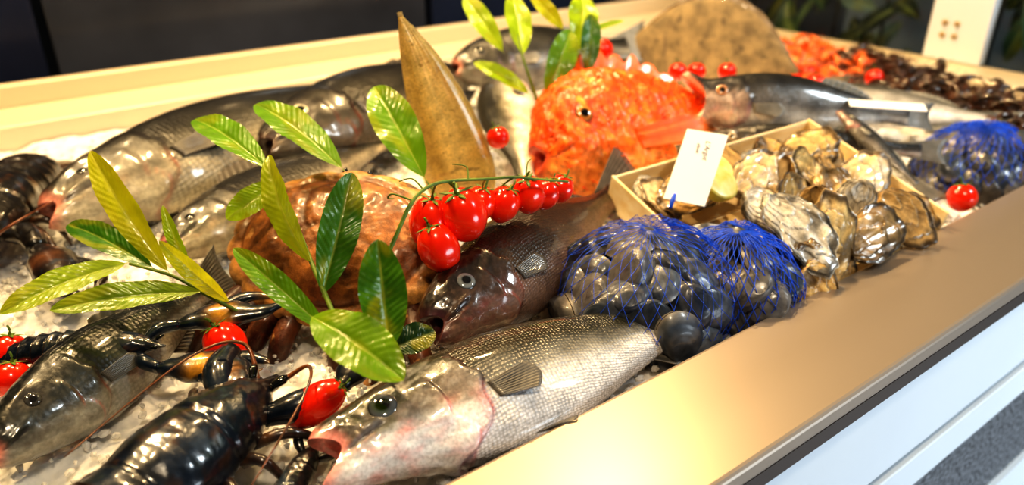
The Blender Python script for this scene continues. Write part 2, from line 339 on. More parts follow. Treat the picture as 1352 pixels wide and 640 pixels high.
def stemobj(name,chains,mat=M_stem,origin=None):
    B=MB(); o0=Vector(origin or chains[0][0][0])
    for pts,r in chains: B.sweep([Vector(p)-o0 for p in pts],[r*(1-.4*i/(len(pts)-1)) for i in range(len(pts))],M=8,sub=6)
    o=B.obj(name,mat); o.location=o0; return o
# ---------------------------------------------------------------- tomato
def tomato(loc,r,el=1.,axis=(0,0,1),name='cherry_tomato',calyx=True,parent=None,label='glossy ripe red cherry tomato'):
    B=MB();K=28;Q=36
    for i in range(K+1):
        ph=pi*i/K
        for j in range(Q):
            th=2*pi*j/Q; rr=math.sin(ph)*(1+.02*math.cos(5*th)*math.sin(ph)); z=math.cos(ph)
            if el>1.15 and z<0: rr*=(1-.12*z*z)
            z2=z-.13*math.exp(-(math.sin(ph)/.25)**2)*(1 if z>0 else 0)
            B.v((r*rr*math.cos(th),r*rr*math.sin(th),r*el*z2))
    B.rings(K+1,Q,0,False,False,flip=True)
    o=B.obj(name,M_tom); q=Vector(axis).normalized().to_track_quat('Z','Y').to_matrix().to_4x4(); o.matrix_basis=Matrix.Translation(Vector(loc))@q
    if parent: par(o,parent)
    else: top(o,label,'tomato')
    if calyx:
        C=MB()
        for k in range(5):
            a=2*pi*k/5; dd=Vector((math.cos(a),math.sin(a),0)); h=r*el*.88
            C.sweep([V3(0,0,h),dd*r*.35+V3(0,0,h+.001),dd*r*.75+V3(0,0,h-.0+r*.05)],[r*.06,r*.12,r*.01],[r*.04,r*.03,r*.01],M=6,sub=3)
        C.sweep([V3(0,0,h-.001),V3(0,0,h+r*.35),V3(r*.15,0,h+r*.6)],[r*.09,r*.07,r*.06],M=6,sub=3)
        c=C.obj('calyx',M_stem); par_local(c,o)
    return o
# ---------------------------------------------------------------- shells
def clam_mesh(seed,w=.02):
    B=MB(); NR=24; Q=52
    base=[(.06,.075,.10),(.12,.12,.125),(.035,.048,.08),(.09,.09,.095)][seed%4]
    for sg in (1,-1):
        b0=len(B.V)
        for i in range(NR+1):
            r=i/NR
            for j in range(Q):
                th=2*pi*j/Q; R=w*(1+.12*math.cos(th-.4)); ox=R*math.cos(th)*1.2; oy=R*math.sin(th)*.90
                ux,uy=-.15*w,.68*w
                x=ux*(1-r)+ox*r; y=uy*(1-r)+oy*r
                h=w*.70*(1-r**2.2)**.68*(1-.12*(1-r)**2)
                rid=.00022*math.sin(r*32)*r
                f=.5+.5*math.sin(r*14+noise.noise(Vector((r*3,th,seed)))*2)
                c=mix(base,(.34,.32,.29),.38*f*r*r); c=mix(c,(.01,.014,.03),.6*max(0,noise.noise(Vector((math.cos(th)*2,math.sin(th)*2,seed+r*2)))))
                if r>.97: c=mix(c,(.40,.34,.25),.4)
                B.v((x,y,sg*(h+rid+.0002)),c)
        B.rings(NR+1,Q,b0,False,False,flip=sg<0)
    o=B.obj('clam',M_clam); me=o.data; bpy.data.objects.remove(o); return me
def oyster_mesh(seed,w=.04):
    B=MB(); NR=44; Q=84
    pal=[((.30,.22,.12),(.70,.55,.33),(.045,.03,.018)),((.36,.22,.08),(.76,.54,.23),(.05,.028,.012)),((.34,.31,.25),(.86,.80,.68),(.038,.034,.028)),((.22,.135,.055),(.56,.37,.15),(.032,.02,.01))][seed%4]
    def outl(th):
        c,s=math.cos(th),math.sin(th)
        return w*(1+.22*noise.noise(Vector((c*1.2,s*1.2,seed*3.1+.5)))+.09*noise.noise(Vector((c*3.4,s*3.4,seed)))+.035*noise.noise(Vector((c*11,s*11,seed))))*(1-.22*s)
    top_=outl(pi/2)*1.2
    for sg in (1,-1):
        b0=len(B.V)
        for i in range(NR+1):
            r=i/NR
            for j in range(Q):
                th=2*pi*j/Q; R=outl(th); ox=R*math.cos(th)*.80; oy=R*math.sin(th)*1.2
                x=ox*r; y=top_*.90*(1-r)+oy*r
                wob=noise.fractal(Vector((x*24,y*24,seed)),1,2,3)
                ph=r*3.8+.9*wob; st=ph-math.floor(ph)
                rad=noise.noise(Vector((math.cos(th)*5,math.sin(th)*5,seed+3)))
                h=(w*(.10 if sg>0 else .28)*(1-r**2.6)**.8*min(1,r*3+.15))+ .0020*st**2*(r**.7)*(1-ss(.96,1,r))+.0012*wob*(1-ss(.92,1,r))+.0010*rad*r
                if r>.999: h=.0
                z=sg*h+.0040*math.sin(th*2+seed)*r*r+.003*noise.noise(Vector((math.cos(th)*2.5,math.sin(th)*2.5,seed+9)))*r*r+.0013*math.sin(th*9+seed*2)*r**4
                pa=noise.fractal(Vector((x*34,y*34,seed+5)),1,2,3)
                c=mix(pal[0],pal[1],max(0,min(1,.45*st+.5*pa+.42+.45*rad))); c=mix(c,pal[2],.75*math.exp(-((st-.03)/.06)**2)*ss(-.4,.2,pa+.1)); c=mix(c,pal[2],.75*ss(.22,.48,noise.fractal(Vector((x*20,y*20,seed+15)),1,2,3)))
                c=mix(c,pal[2],.9*ss(.84,.93,r)*(1-ss(.98,1,r)))
                if sg<0: c=mix(c,pal[2],.35)
                B.v((x,y-top_*.3,z),c)
        B.rings(NR+1,Q,b0,False,False,flip=sg<0)
    o=B.obj('oyster',M_oys); me=o.data; bpy.data.objects.remove(o); return me
CL=[clam_mesh(i) for i in range(4)]; OY=[oyster_mesh(i) for i in range(8)]
def inst(me,name,m,label,cat,group):
    o=bpy.data.objects.new(name,me); COL.objects.link(o); o.matrix_basis=m; top(o,label,cat,group); return o
# ---------------------------------------------------------------- lobster
def claw_mb(B,m,S,c,c2,flip=1,pw=.09):
    def T(p): return m@Vector(p)
    cf=lambda u,a: mix(c,c2,min(1,ss(.85,1,u)*.3+.9*ss(.35,.85,math.sin(a+.5)+.5*noise.noise(Vector((u*14,math.cos(a)*2,math.sin(a)*2))))*math.exp(-((u-.42)/pw)**2)+.4*ss(-.6,-.9,math.sin(a))))
    up=(m.to_3x3()@Vector((0,0,1)))
    B.sweep([T((0,0,0)),T((.12*S,0,0)),T((.3*S,.0,0)),T((.5*S,-.03*S*flip,0)),T((.75*S,-.10*S*flip,0)),T((.93*S,-.07*S*flip,0)),T((1*S,-.03*S*flip,0))],
            [.055*S,.10*S,.17*S,.17*S,.09*S,.045*S,.005*S],[.045*S,.075*S,.105*S,.105*S,.065*S,.035*S,.004*S],up=up,M=24,sub=6,colf=cf)
    B.sweep([T((.42*S,.10*S*flip,0)),T((.6*S,.18*S*flip,0)),T((.78*S,.16*S*flip,0)),T((.95*S,.04*S*flip,0))],
            [.065*S,.07*S,.05*S,.005*S],[.06*S,.055*S,.04*S,.004*S],up=up,M=16,sub=5,colf=lambda u,a: mix(c,c2,.25*ss(.5,1,u)))
def lobster(label,o,xd,dd,S=.3,c=(.006,.012,.024),c2=(.10,.045,.012),claws=True,curl=.3,cat='lobster',antlen=1.,clawyaw=(.5,-.5),clawS=.4,name='lobster',clawc2=None,fat=1.15,ant=True,legs=True):
    B=MB();N=170;M=48;n=0
    prof=[(0,.004,.004),(.05,.02,.02),(.1,.05,.05),(.22,.085,.08),(.38,.098,.092),(.45,.09,.085),(.55,.092,.078),(.75,.082,.066),(.88,.066,.046),(.93,.05,.03),(.95,.03,.02)]
    for i in range(N+1):
        t=.95*i/N; w=cr(prof,t,1)*S*fat; h=cr(prof,t,2)*S*fat; st=0
        if t>.46:
            ph=(t-.46)/.075; f=ph-math.floor(ph); st=f; k=1+.15*(f**2.5)-.05*(f<.1); w*=k;h*=k
        groove=math.exp(-((t-.27)/.008)**2)*.07
        for j in range(M):
            a=2*pi*j/M; cc,s=math.cos(a),math.sin(a)
            g2=.03*math.exp(-(s/.06)**2)*(cc>0)*(t<.46)
            y=w*s*(1-groove); z=(h*cc if cc>0 else h*.55*cc)*(1-groove-g2)
            x=t*S; p=Vector((x,y,z+.004*S*noise.fractal(Vector((t*30,cc*5,s*5)),1,2,3)))
            if t>.46: p.z-=curl*S*(t-.46)**2
            col=mix(c,c2,(.5*(st>.93) if t>.46 else .5*ss(.2,.5,noise.fractal(Vector((t*14,cc*3,s*3)),1,2,3)) )); col=mix(col,c2,.8*ss(-.3,-.8,cc))
            B.v(p,col)
        n+=1
    B.rings(n,M,0)
    body=B.obj(name,M_lob); body.matrix_basis=frame(o,xd,dd); top(body,label,cat)
    for k in range(5):
        T=MB(); a=(k-2)*.38; x0=.93*S; z0=-curl*S*.22
        T.sweep([V3(x0,.02*S*(k-2),z0),V3(x0+.08*S*math.cos(a),.02*S*(k-2)+.08*S*math.sin(a),z0-.01*S),V3(x0+.15*S*math.cos(a),.02*S*(k-2)+.15*S*math.sin(a),z0-.02*S)],[.02*S,.045*S,.03*S],[.008*S,.008*S,.004*S],M=12,sub=5,col=mix(c,c2,.3))
        par_local(T.obj('tail_flap',M_lob),body)
    for sg in (1,-1):
        E=MB(); E.sweep([V3(.06*S,sg*.03*S,.02*S),V3(.035*S,sg*.045*S,.03*S),V3(.02*S,sg*.05*S,.032*S)],[.01*S,.013*S,.006*S],M=10,sub=3,col=(.004,.004,.004)); par_local(E.obj('eye',M_eye),body)
        if ant:
            A=MB(); A.sweep([V3(.05*S,sg*.02*S,0),V3(.0*S,sg*.10*S,.07*S),V3(.12*S,sg*.17*S,.08*S),V3(.45*S,sg*.22*S,.02*S)],[.008*S,.005*S,.003*S,.0015*S],M=7,sub=8,col=mix(c2,(.3,.08,.03),.3)); par_local(A.obj('antenna',M_lob),body)
        for k in range(4 if legs else 0):
            x=(.2+.055*k)*S; G=MB(); dx=(-.10+.08*k)*S
            G.sweep([V3(x,sg*.08*S,-.03*S),V3(x+dx*.5,sg*.14*S,-.01*S),V3(x+dx,sg*.185*S,-.05*S),V3(x+dx*1.3,sg*.21*S,-.11*S)],[.015*S,.014*S,.010*S,.004*S],M=9,sub=4,colf=lambda u,a: mix(c,c2,.3+.5*(math.sin(u*9)>.8)))
            par_local(G.obj('leg',M_lob),body)
        if claws:
            yaw=clawyaw[0] if sg>0 else clawyaw[1]
            Cw=MB(); C0=Vector((-.02*S,sg*.17*S,.0)); Cw.sweep([V3(.13*S,sg*.06*S,-.01*S),V3(.07*S,sg*.13*S,.01*S),C0],[.026*S,.04*S,.032*S],M=12,sub=4,col=c)
            m=Matrix.Translation(C0)@Matrix.Rotation(pi-yaw,4,'Z'); claw_mb(Cw,m,clawS*S,c,clawc2 or c2,-sg)
            par_local(Cw.obj('claw',M_lob),body)
    return body
def prawn_mesh(c,c2,S=.09):
    B=MB(); pts=[];ra=[]
    for i in range(9):
        t=i/8; a=-.3+t*2.3; pts.append(V3(S*.42*math.cos(a),0,S*.42*math.sin(a)-.15*S)); ra.append(S*(.02,.075,.1,.105,.095,.08,.065,.05,.02)[i])
    B.sweep(pts,ra,[r*1.15 for r in ra],up=(0,1,0),M=12,sub=4,colf=lambda u,a: mix(c,c2,.8*(math.sin(u*42)>.55)))
    p=pts[0]
    for sg in (1,-1):
        B.sweep([p,p+V3(.1*S,sg*.1*S,.3*S),p+V3(-.2*S,sg*.25*S,.6*S)],[.008*S,.006*S,.003*S],M=5,sub=4,col=c2)
        for k in range(4): B.sweep([pts[1+k//2],pts[1+k//2]+V3(-.1*S,sg*.12*S,-.05*S),pts[1+k//2]+V3(-.2*S-.05*S*k,sg*.16*S,.02*S)],[.015*S,.01*S,.004*S],M=5,sub=3,col=c2)
        B.sweep([pts[-1],pts[-1]+V3(-.1*S,sg*.05*S,-.03*S),pts[-1]+V3(-.2*S,sg*.1*S,-.06*S)],[.02*S,.04*S,.01*S],[.006*S]*3,M=6,sub=3,col=c2)
    o=B.obj('prawn',M_prawn); me=o.data; bpy.data.objects.remove(o); return me
# ================================================================= SETTING
def boxo(name,a,b,mat,bev=0,c=(.5,.5,.5)):
    B=MB(); ctr=[(a[i]+b[i])/2 for i in range(3)]
    B.box([a[i]-ctr[i] for i in range(3)],[b[i]-ctr[i] for i in range(3)],c); o=B.obj(name,mat,smooth=False); o.location=ctr
    if bev:
        md=o.modifiers.new('b','BEVEL'); md.width=bev; md.segments=3
    return o
ctr=bpy.data.objects.new('display_counter',None); COL.objects.link(ctr); ctr.location=(.7,.9,-.9)
top(ctr,'long refrigerated fish counter with satin steel rim and white front panel','display counter')
parts=[boxo('rim',(-1.2,.252,.008),(2.02,.38,.03),M_steel,.005),
 boxo('rim',(-1.2,1.54,-.05),(2.02,1.67,.045),M_steel2,.005),
 boxo('rim',(1.8,.3802,-.05),(1.95,1.5398,.03),M_steel2,.005),
 boxo('upstand',(-1.2,1.672,.0),(2.02,1.70,.085),M_steel2,.004),
 boxo('tray',(-1.2,.381,-.12),(1.799,1.539,-.06),M_steel),
 boxo('inner_wall',(-1.2,.375,-.12),(1.8,.3795,.007),M_steel),
 boxo('edge_strip',(-1.2,.2535,-.010),(2.02,.30,.0075),plain('dark_steel',(.12,.10,.09),.4,.6)),
 boxo('front_panel',(-1.2,.262,-.147),(2.02,.30,-.0105),M_white,.002),
 boxo('plinth_gap',(-1.2,.28,-.165),(2.02,.31,-.1475),M_dark),
 boxo('trim_strip',(-1.2,.262,-.222),(2.02,.30,-.166),M_white,.002),
 boxo('granite_panel',(-1.2,.27,-.42),(2.02,.31,-.223),M_gran),
 boxo('base',(-1.2,.262,-.9),(2.02,1.6,-.421),M_white)]
for p in parts: par(p,ctr)
parts[3]['label']='bright cream steel upstand'; parts[7]['label']='smooth white enamel front panel'
w=boxo('wall_back',(-3.5,2.6,-.9),(4.5,2.7,2.4),noisy('dark_navy_wall',(.006,.009,.02),(.035,.045,.07),scale=1.6,rough=.3)); w['kind']='structure'
w=boxo('wall_right',(4.5,-3,-.9),(4.6,2.7,2.4),noisy('dim_grey_wall',(.10,.12,.13),(.3,.34,.36),scale=1.2,rough=.6)); w['kind']='structure'
w=boxo('wall_left',(-3.6,-3,-.9),(-3.5,2.7,2.4),plain('dark_wall',(.04,.04,.05),.6)); w['kind']='structure'
w=boxo('floor',(-3.5,-3,-1.0),(4.5,2.6,-.9),noisy('grey_floor',(.2,.2,.21),(.35,.35,.36),scale=20,rough=.5)); w['kind']='structure'
w=boxo('ceiling',(-3.5,-3,2.4),(4.5,2.7,2.5),plain('ceiling_paint',(.5,.46,.40),.8)); w['kind']='structure'
for i,(x0,x1,cc) in enumerate([(-1.2,.18,(.010,.013,.028)),(.2,1.15,(.025,.028,.038)),(1.17,2.1,(.010,.014,.03))]):
    cb=boxo('cabinet_door',(x0,1.95,-.9),(x1,1.98,1.2),noisy('dark_glass%d'%i,cc,tuple(3.0*q for q in cc),scale=1.5,rough=.18),.004)
    top(cb,'dark navy glossy glass cabinet door behind counter','cabinet door',group='dark glass cabinet doors')
M_glass,nt,b=newmat('dark_tinted_glass'); setp(b,Base_Color=(.8,.86,.84,1),Roughness=.0,Transmission_Weight=1.,IOR=1.2)
g=boxo('glass_screen',(1.955,.25,.031),(1.960,1.66,.7),M_glass); top(g,'tall clear glass end screen with dark foliage behind','glass screen')
g2=boxo('glass_edge',(1.95,.245,.031),(1.97,.25,.7),M_white); par(g2,g)
bk=boxo('bracket',(1.925,.760,.031),(1.954,.895,.5),plain('white_bracket',(.72,.78,.86),.35,.0),.004); top(bk,'white metal support bracket with four brass screws','bracket')
for yy in (.83,.858):
    for zz in (.09,.118):
        S=MB(); S.sweep([V3(0,0,0),V3(-.004,0,0),V3(-.006,0,0)],[.0065,.0065,.003],M=14,sub=2); s=S.obj('screw',M_screw); s.location=(1.9255,yy,zz); par(s,bk)
B=MB(); rs=random.Random(5)
for k in range(190):
    c0=V3(rs.uniform(2.35,2.75),rs.uniform(-.1,1.9),rs.uniform(-.5,.75)); d=V3(rs.uniform(-.2,.5),rs.uniform(-1,1),rs.uniform(-.3,1)).normalized()*rs.uniform(.14,.3)
    leafgeo(B,c0,c0+d,(-1,rs.uniform(-.6,.3),rs.uniform(0,.8)),rs.uniform(.06,.12),arch=.1,c=rs.choice([(.008,.022,.008),(.025,.07,.025),(.07,.14,.06),(.01,.026,.013),(.2,.28,.22)]),NU=16,NVv=6)
for k in range(12):
    y=-.1+.18*k; B.sweep([V3(2.6,y,-.9),V3(2.65,y+.05,-.2),V3(2.6,y,.6)],[.012,.01,.005],M=6,sub=3,col=(.05,.04,.02))
sh=B.obj('shrub',M_leaf2); top(sh,'dark green leafy shrub behind the glass screen','shrub',kind='stuff')
# ice
B=MB(); nx,ny=300,160
for i in range(nx+1):
    for j in range(ny+1):
        x=-1.15+2.9*i/nx; y=.382+1.155*j/ny
        z=-.004+.009*noise.noise(Vector((x*25,y*25,0)))+.007*noise.noise(Vector((x*80,y*80,3)))+.012*ss(1.3,1.53,y)-.01*ss(.42,.385,y)
        B.v((x,y,z))
for i in range(nx):
    for j in range(ny):
        a=i*(ny+1)+j; B.F.append((a,a+ny+1,a+ny+2,a+1))
ic=B.obj('crushed_ice',M_ice,smooth=True); top(ic,'bed of crushed white ice filling the tray','crushed ice',kind='stuff')
B=MB(); t_=(1+5**.5)/2
ico=[Vector(p).normalized() for p in [(-1,t_,0),(1,t_,0),(-1,-t_,0),(1,-t_,0),(0,-1,t_),(0,1,t_),(0,-1,-t_),(0,1,-t_),(t_,0,-1),(t_,0,1),(-t_,0,-1),(-t_,0,1)]]
icf=[(0,11,5),(0,5,1),(0,1,7),(0,7,10),(0,10,11),(1,5,9),(5,11,4),(11,10,2),(10,7,6),(7,1,8),(3,9,4),(3,4,2),(3,2,6),(3,6,8),(3,8,9),(4,9,5),(2,4,11),(6,2,10),(8,6,7),(9,8,1)]
for k in range(8000):
    x=random.uniform(-.3,1.1) if k<6800 else random.uniform(.6,1.75); y=.39+1.13*random.random()**1.3
    s=random.uniform(.002,.006); b0=len(B.V); sc=Vector((random.uniform(.6,1.3),random.uniform(.6,1.3),random.uniform(.5,1.)))
    c0=Vector((x,y,.001+random.random()*.006))
    for p in ico: B.v(c0+Vector((p.x*sc.x,p.y*sc.y,p.z*sc.z))*s*random.uniform(.75,1.15))
    for f in icf: B.F.append(tuple(b0+q for q in f))
il=B.obj('ice_lumps',M_ice2,smooth=False); top(il,'loose glassy lumps of crushed ice','ice',kind='stuff')
# ================================================================= FISH
fish('sea_bass','silver sea bass with open pink mouth lying along the rim','fish',(.145,.440,.046),(1,-.03,-.05),(0,.93,.38),.50,
     back=(.030,.030,.020),side=(.24,.24,.225),belly=(.84,.83,.84),head=(.18,.15,.13),gape=.020,te=.115,ce=.36,re=.025,eyecol=(.12,.13,.15),backline=.14,bl=.02,prof=scl(BASSF,.97,.93),finc=(.07,.07,.065),pink=(.66,.18,.16),mouthc=(.78,.30,.27),gillrise=.010,tail=(.1,.05,.2),dors=(),pect=.09,N=220,M=120,hg=.275,mot=.5,cheek=.30)
fish('sea_bass','dark brown wet sea bass resting behind the silver one','fish',(.297,.525,.062),(.94,.34,.0),(-.15,.74,.66),.39,
     back=(.014,.010,.007),side=(.070,.048,.032),belly=(.22,.13,.09),head=(.040,.024,.017),gape=.008,te=.13,ce=.40,re=.026,eyecol=(.20,.22,.23),prof=scl(BASS,1.15,1.25),finc=(.04,.035,.03),pink=(.2,.05,.04),tail=(.24,.16,.2),dors=((.66,.84,.02),),mouthc=(.08,.025,.03),N=200,M=110,pect=.10,gillrise=.010)
fish('meagre','large silver-grey meagre with dark olive back','fish',(.05,1.05,.055),(.92,.42,.02),(-.3,.75,.5),.70,mat=M_big,
     back=(.011,.010,.007),side=(.062,.058,.042),belly=(.42,.37,.27),head=(.11,.10,.075),te=.09,ce=.45,re=.011,eyecol=(.06,.06,.05),finc=(.04,.035,.025),hg=.24,pink=(.25,.18,.11),backline=.08,bl=-.12,tail=SMT,dors=(),prof=scl(BASS,.95),mot=.3)
fish('meagre','large dark grey meagre lying towards the back rim','fish',(.34,1.06,.08),(.93,.37,.0),(-.2,.75,.6),.6,mat=M_big,
     back=(.009,.008,.006),side=(.028,.025,.018),belly=(.12,.10,.07),finc=(.025,.02,.015),head=(.022,.019,.014),tail=SMT,prof=scl(BASS,1.05),pink=(.06,.04,.03),mouthc=(.06,.03,.02))
fish('meagre','pale-bellied grey meagre with ragged fins','fish',(.15,.88,.045),(.85,.42,.0),(-.4,.8,.4),.44,mat=M_big,
     back=(.012,.011,.008),side=(.052,.047,.035),belly=(.36,.31,.22),finc=(.05,.042,.03),te=.1,re=.015,eyecol=(.05,.05,.04),dors=((.3,.55,.06),(.6,.84,.05)),tail=SMT,pink=(.22,.15,.09),backline=.12,bl=-.1,mot=.3)
fish('hake','dark glossy grey fish head first on the ice','fish',(-.055,.61,.036),(.80,.60,.0),(-.4,.5,.75),.28,mat=M_smooth,
     back=(.008,.010,.009),side=(.032,.035,.029),belly=(.28,.27,.23),head=(.022,.025,.021),te=.16,ce=.45,re=.024,eyecol=(.05,.05,.05),hg=.34,finc=(.03,.03,.025),dors=((.5,.9,.03),),pink=(.10,.08,.06),prof=scl(BASS,1.2,1.3),gillrise=.01,N=160,M=80)
SOLE=[(0,.02,.02,.01),(.05,.11,.11,.03),(.16,.158,.158,.045),(.3,.163,.163,.045),(.5,.142,.142,.04),(.75,.092,.092,.028),(.92,.042,.042,.016),(1,.010,.010,.006)]
fish('sole','golden wet flatfish standing upright, curving to a pointed tail','fish',(.527,.80,.015),(-.2,.13,.97),(.8,-.55,.2),.285,prof=SOLE,mat=M_flat,back=(.62,.42,.12),side=(.86,.62,.22),belly=(.62,.40,.10),head=(.72,.49,.16),
     tail=(.02,.01,.0),dors=((.1,.95,.014),),anal=False,pect=0,re=.012,gillrise=.001,finc=(.6,.44,.14),pink=(.6,.42,.14),eyecol=(.3,.2,.08),bend=.2,bendz=-.06,ridge=.0008,M=120)
TURB=[(0,.03,.03,.01),(.05,.16,.15,.025),(.15,.28,.28,.035),(.3,.39,.39,.04),(.5,.43,.43,.04),(.7,.36,.36,.03),(.85,.2,.2,.018),(.95,.07,.07,.01),(1,.05,.05,.006)]
fish('turbot','large round grey-brown speckled turbot propped upright','fish',(1.18,1.20,.035),(.62,-.78,-.02),(.25,.25,.93),.41,prof=TURB,mat=M_turb,back=(.22,.155,.07),side=(.28,.195,.09),belly=(.25,.18,.09),head=(.25,.175,.08),
     tail=(.18,.1,.0),dors=((.12,.93,.03),),anal=False,pect=.1,re=.012,gillrise=.001,finc=(.2,.14,.07),pink=(.3,.2,.1),eyecol=(.2,.13,.05))
SCORP=[(0,.05,.05,.06),(.05,.15,.13,.11),(.13,.25,.2,.16),(.26,.31,.26,.18),(.42,.30,.26,.17),(.6,.26,.22,.13),(.8,.14,.13,.06),(.93,.07,.06,.02),(1,.06,.05,.01)]
sc=fish('scorpionfish','bright orange-red scorpionfish with mottled spiny skin and fanned fins','fish',(.635,.795,.075),(.9,-.12,.05),(-.05,.6,.8),.36,prof=SCORP,mat=M_scorp,back=(.88,.10,.006),side=(.98,.19,.012),belly=(1.,.38,.09),head=(.95,.15,.01),
     te=.19,ce=.36,re=.036,eyecol=(.55,.24,.05),rough=.021,gape=.006,hg=.36,finc=(.95,.17,.01),dors=((.15,.85,.085),),spines=True,tail=(.16,.14,.05),pect=.34,pink=(1.,.30,.06),mouthc=(.6,.06,.015),N=220,M=130,mot=1.,gillrise=.013)
B=MB()
for k in range(520):
    t=random.uniform(.03,.95); a=random.uniform(-pi,pi)
    if abs(t-.19)<.07 and .7<abs(a)<1.7: continue
    w=cr(SCORP,t,3)*.36; h=cr(SCORP,t,1)*.36
    n=Vector((0,math.sin(a),math.cos(a))); p=Vector((t*.36,w*math.sin(a)*1.0,h*math.cos(a)*.97)); l=random.uniform(.005,.013)
    q=Vector((random.uniform(.1,1),random.uniform(-.5,.5),random.uniform(-.5,.5)))
    cc=random.choice([(1,.17,.01),(.9,.09,.006),(1,.36,.06)])
    B.sweep([p-n*.006,p+n*l*.5+q*l*.3,p+n*l*.9+q*l*.9],[.0018,.0012,.0003],[.0010,.0008,.0003],M=5,sub=3,col=cc)
tt=B.obj('skin_spines',M_scorp); tt['kind']='stuff'; par_local(tt,sc)
fish('sea_bream','silvery fish with wide pink open mouth','fish',(.905,.770,.120),(.82,-.52,-.08),(.15,.4,.85),.38,mat=M_smooth,back=(.022,.021,.020),side=(.13,.12,.11),belly=(.62,.57,.5),head=(.38,.27,.20),gape=.085,mouthc=(.95,.42,.27),re=.026,eyecol=(.5,.25,.12),tail=SMT,te=.15,prof=scl(BASS,1.1,1.2))
fish('mackerel','slim dark grey fish resting behind the oyster crate','fish',(.90,.715,.070),(.72,-.69,0),(.2,.3,.9),.32,mat=M_smooth,back=(.014,.014,.014),side=(.07,.062,.055),belly=(.4,.34,.28),head=(.1,.075,.05),eyecol=(.5,.42,.28),prof=scl(BASS,.8,1),gape=.01,tail=SMT)
fish('sea_bass','bright silver sea bass on the ice','fish',(1.24,.82,.06),(.5,-.86,0),(.7,.35,.55),.36,back=(.08,.075,.065),side=(.45,.43,.40),belly=(.85,.82,.78),head=(.38,.33,.30),tail=SMT)
fish('mackerel','thin dark grey fish with its tail hanging at rim','fish',(1.07,.60,.115),(-.05,-.75,-.36),(.85,.0,.3),.16,mat=M_smooth,back=(.02,.02,.02),side=(.06,.058,.055),belly=(.2,.18,.16),prof=scl(BASS,.8),tail=(.28,.14,.2),tailcol=(.04,.036,.033))
fish('sea_bream','grey sea bream with dark eye beneath laurel leaves','fish',(.78,1.23,.10),(.98,-.12,0),(0,.6,.8),.42,mat=M_smooth,back=(.015,.015,.013),side=(.06,.057,.048),belly=(.28,.26,.21),eyecol=(.05,.05,.04),te=.12,re=.024,prof=scl(BASS,1.3,1.3),pink=(.12,.08,.06))
fish('sea_bream','silver-white fish with dark head and pale belly turned up','fish',(.79,1.09,.11),(-.50,-.86,-.16),(-.85,.5,.1),.36,mat=M_smooth,back=(.035,.032,.022),side=(.34,.31,.25),belly=(.85,.80,.70),head=(.07,.06,.045),tail=SMT,te=.1,bl=.45,prof=scl(BASS,1.15,1.3))
# ================================================================= CRAB
def crab():
    B=MB(); NR=40;Q=220; W=.122
    for sg in (1,-1):
        b0=len(B.V)
        for i in range(NR+1):
            r=i/NR
            for j in range(Q):
                th=2*pi*j/Q; lobe=.06*abs(math.sin(th*9))**.5
                R=W*(1+lobe*ss(.86,1,r)); x=R*math.cos(th); y=.74*R*math.sin(th)*(1 if math.sin(th)>0 else .95)
                h=(.040 if sg>0 else -.018)*(1-r**2.2)**.8
                ax,ay=abs(x*r),y*r
                gro=math.exp(-((ax-.024-.3*abs(ay))/.006)**2)*(r<.7)+.8*math.exp(-((ay-.012+.4*ax)/.005)**2)*(ax<.055)
                bump=.0014*noise.fractal(Vector((x*r*60,y*r*60,1)),1,2,3)+(.0035*ss(.87,.93,r)*(1-ss(.96,1,r))-.002*math.exp(-((r-.85)/.02)**2))
                bump-=.0018*gro
                nz=noise.fractal(Vector((x*r*26,y*r*26,4)),1,2,4)
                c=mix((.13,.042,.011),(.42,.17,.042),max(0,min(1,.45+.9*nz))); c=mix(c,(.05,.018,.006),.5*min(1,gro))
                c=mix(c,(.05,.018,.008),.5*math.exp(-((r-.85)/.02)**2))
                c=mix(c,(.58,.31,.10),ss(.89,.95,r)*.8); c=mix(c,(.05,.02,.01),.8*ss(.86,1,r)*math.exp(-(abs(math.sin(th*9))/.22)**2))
                if sg<0: c=mix(c,(.22,.11,.05),.7)
                B.v((x*r,y*r,h+bump*sg),c)
        B.rings(NR+1,Q,b0,False,False,flip=sg<0)
    o=B.obj('brown_crab',M_crab); o.matrix_basis=frame((.284,.692,.084),(.62,-.76,.02),(-.38,-.48,.78)); top(o,'large mottled brown crab with pie-crust shell edge and hairy legs','crab')
    for sg in (1,-1):
        for k in range(4):
            G=MB(); x=(.022+.024*k)*sg
            pts=[V3(x,-.05,-.012),V3(x*1.2+sg*.004,-.102,-.004),V3(x*1.38+sg*.006,-.140,-.026),V3(x*1.3+sg*.006,-.152,-.075)]
            G.sweep(pts,[.011,.012,.009,.002],M=10,sub=5,colf=lambda u,a: mix((.18,.055,.02),(.06,.02,.01),abs(math.sin(u*10))))
            for q in range(110):
                u=random.random()*2.9; i=int(u); p=pts[i].lerp(pts[i+1],u-i); d=Vector((random.uniform(-1,1),random.uniform(-1,1),random.uniform(-1,1))).normalized()
                G.sweep([p+d*.007,p+d*.016],[.0006,.0003],M=3,sub=1,col=(.18,.07,.025))
            par_local(G.obj('leg',M_crab),o)
        C=MB(); C0=V3(sg*.085,.07,-.024)
        C.sweep([V3(sg*.05,.03,-.014),V3(sg*.085,.045,-.018),C0],[.014,.016,.014],M=12,sub=4,col=(.17,.055,.02))
        claw_mb(C,Matrix.Translation(C0)@Matrix.Rotation(pi/2+sg*1.25,4,'Z'),.08,(.18,.06,.02),(.02,.012,.01),sg)
        par_local(C.obj('claw',M_crab),o)
        E=MB(); E.sweep([V3(sg*.014,.080,.002),V3(sg*.015,.090,.006),V3(sg*.015,.095,.007)],[.003,.0035,.001],M=8,sub=3,col=(.01,.01,.01)); par_local(E.obj('eye',M_eye),o)
crab()
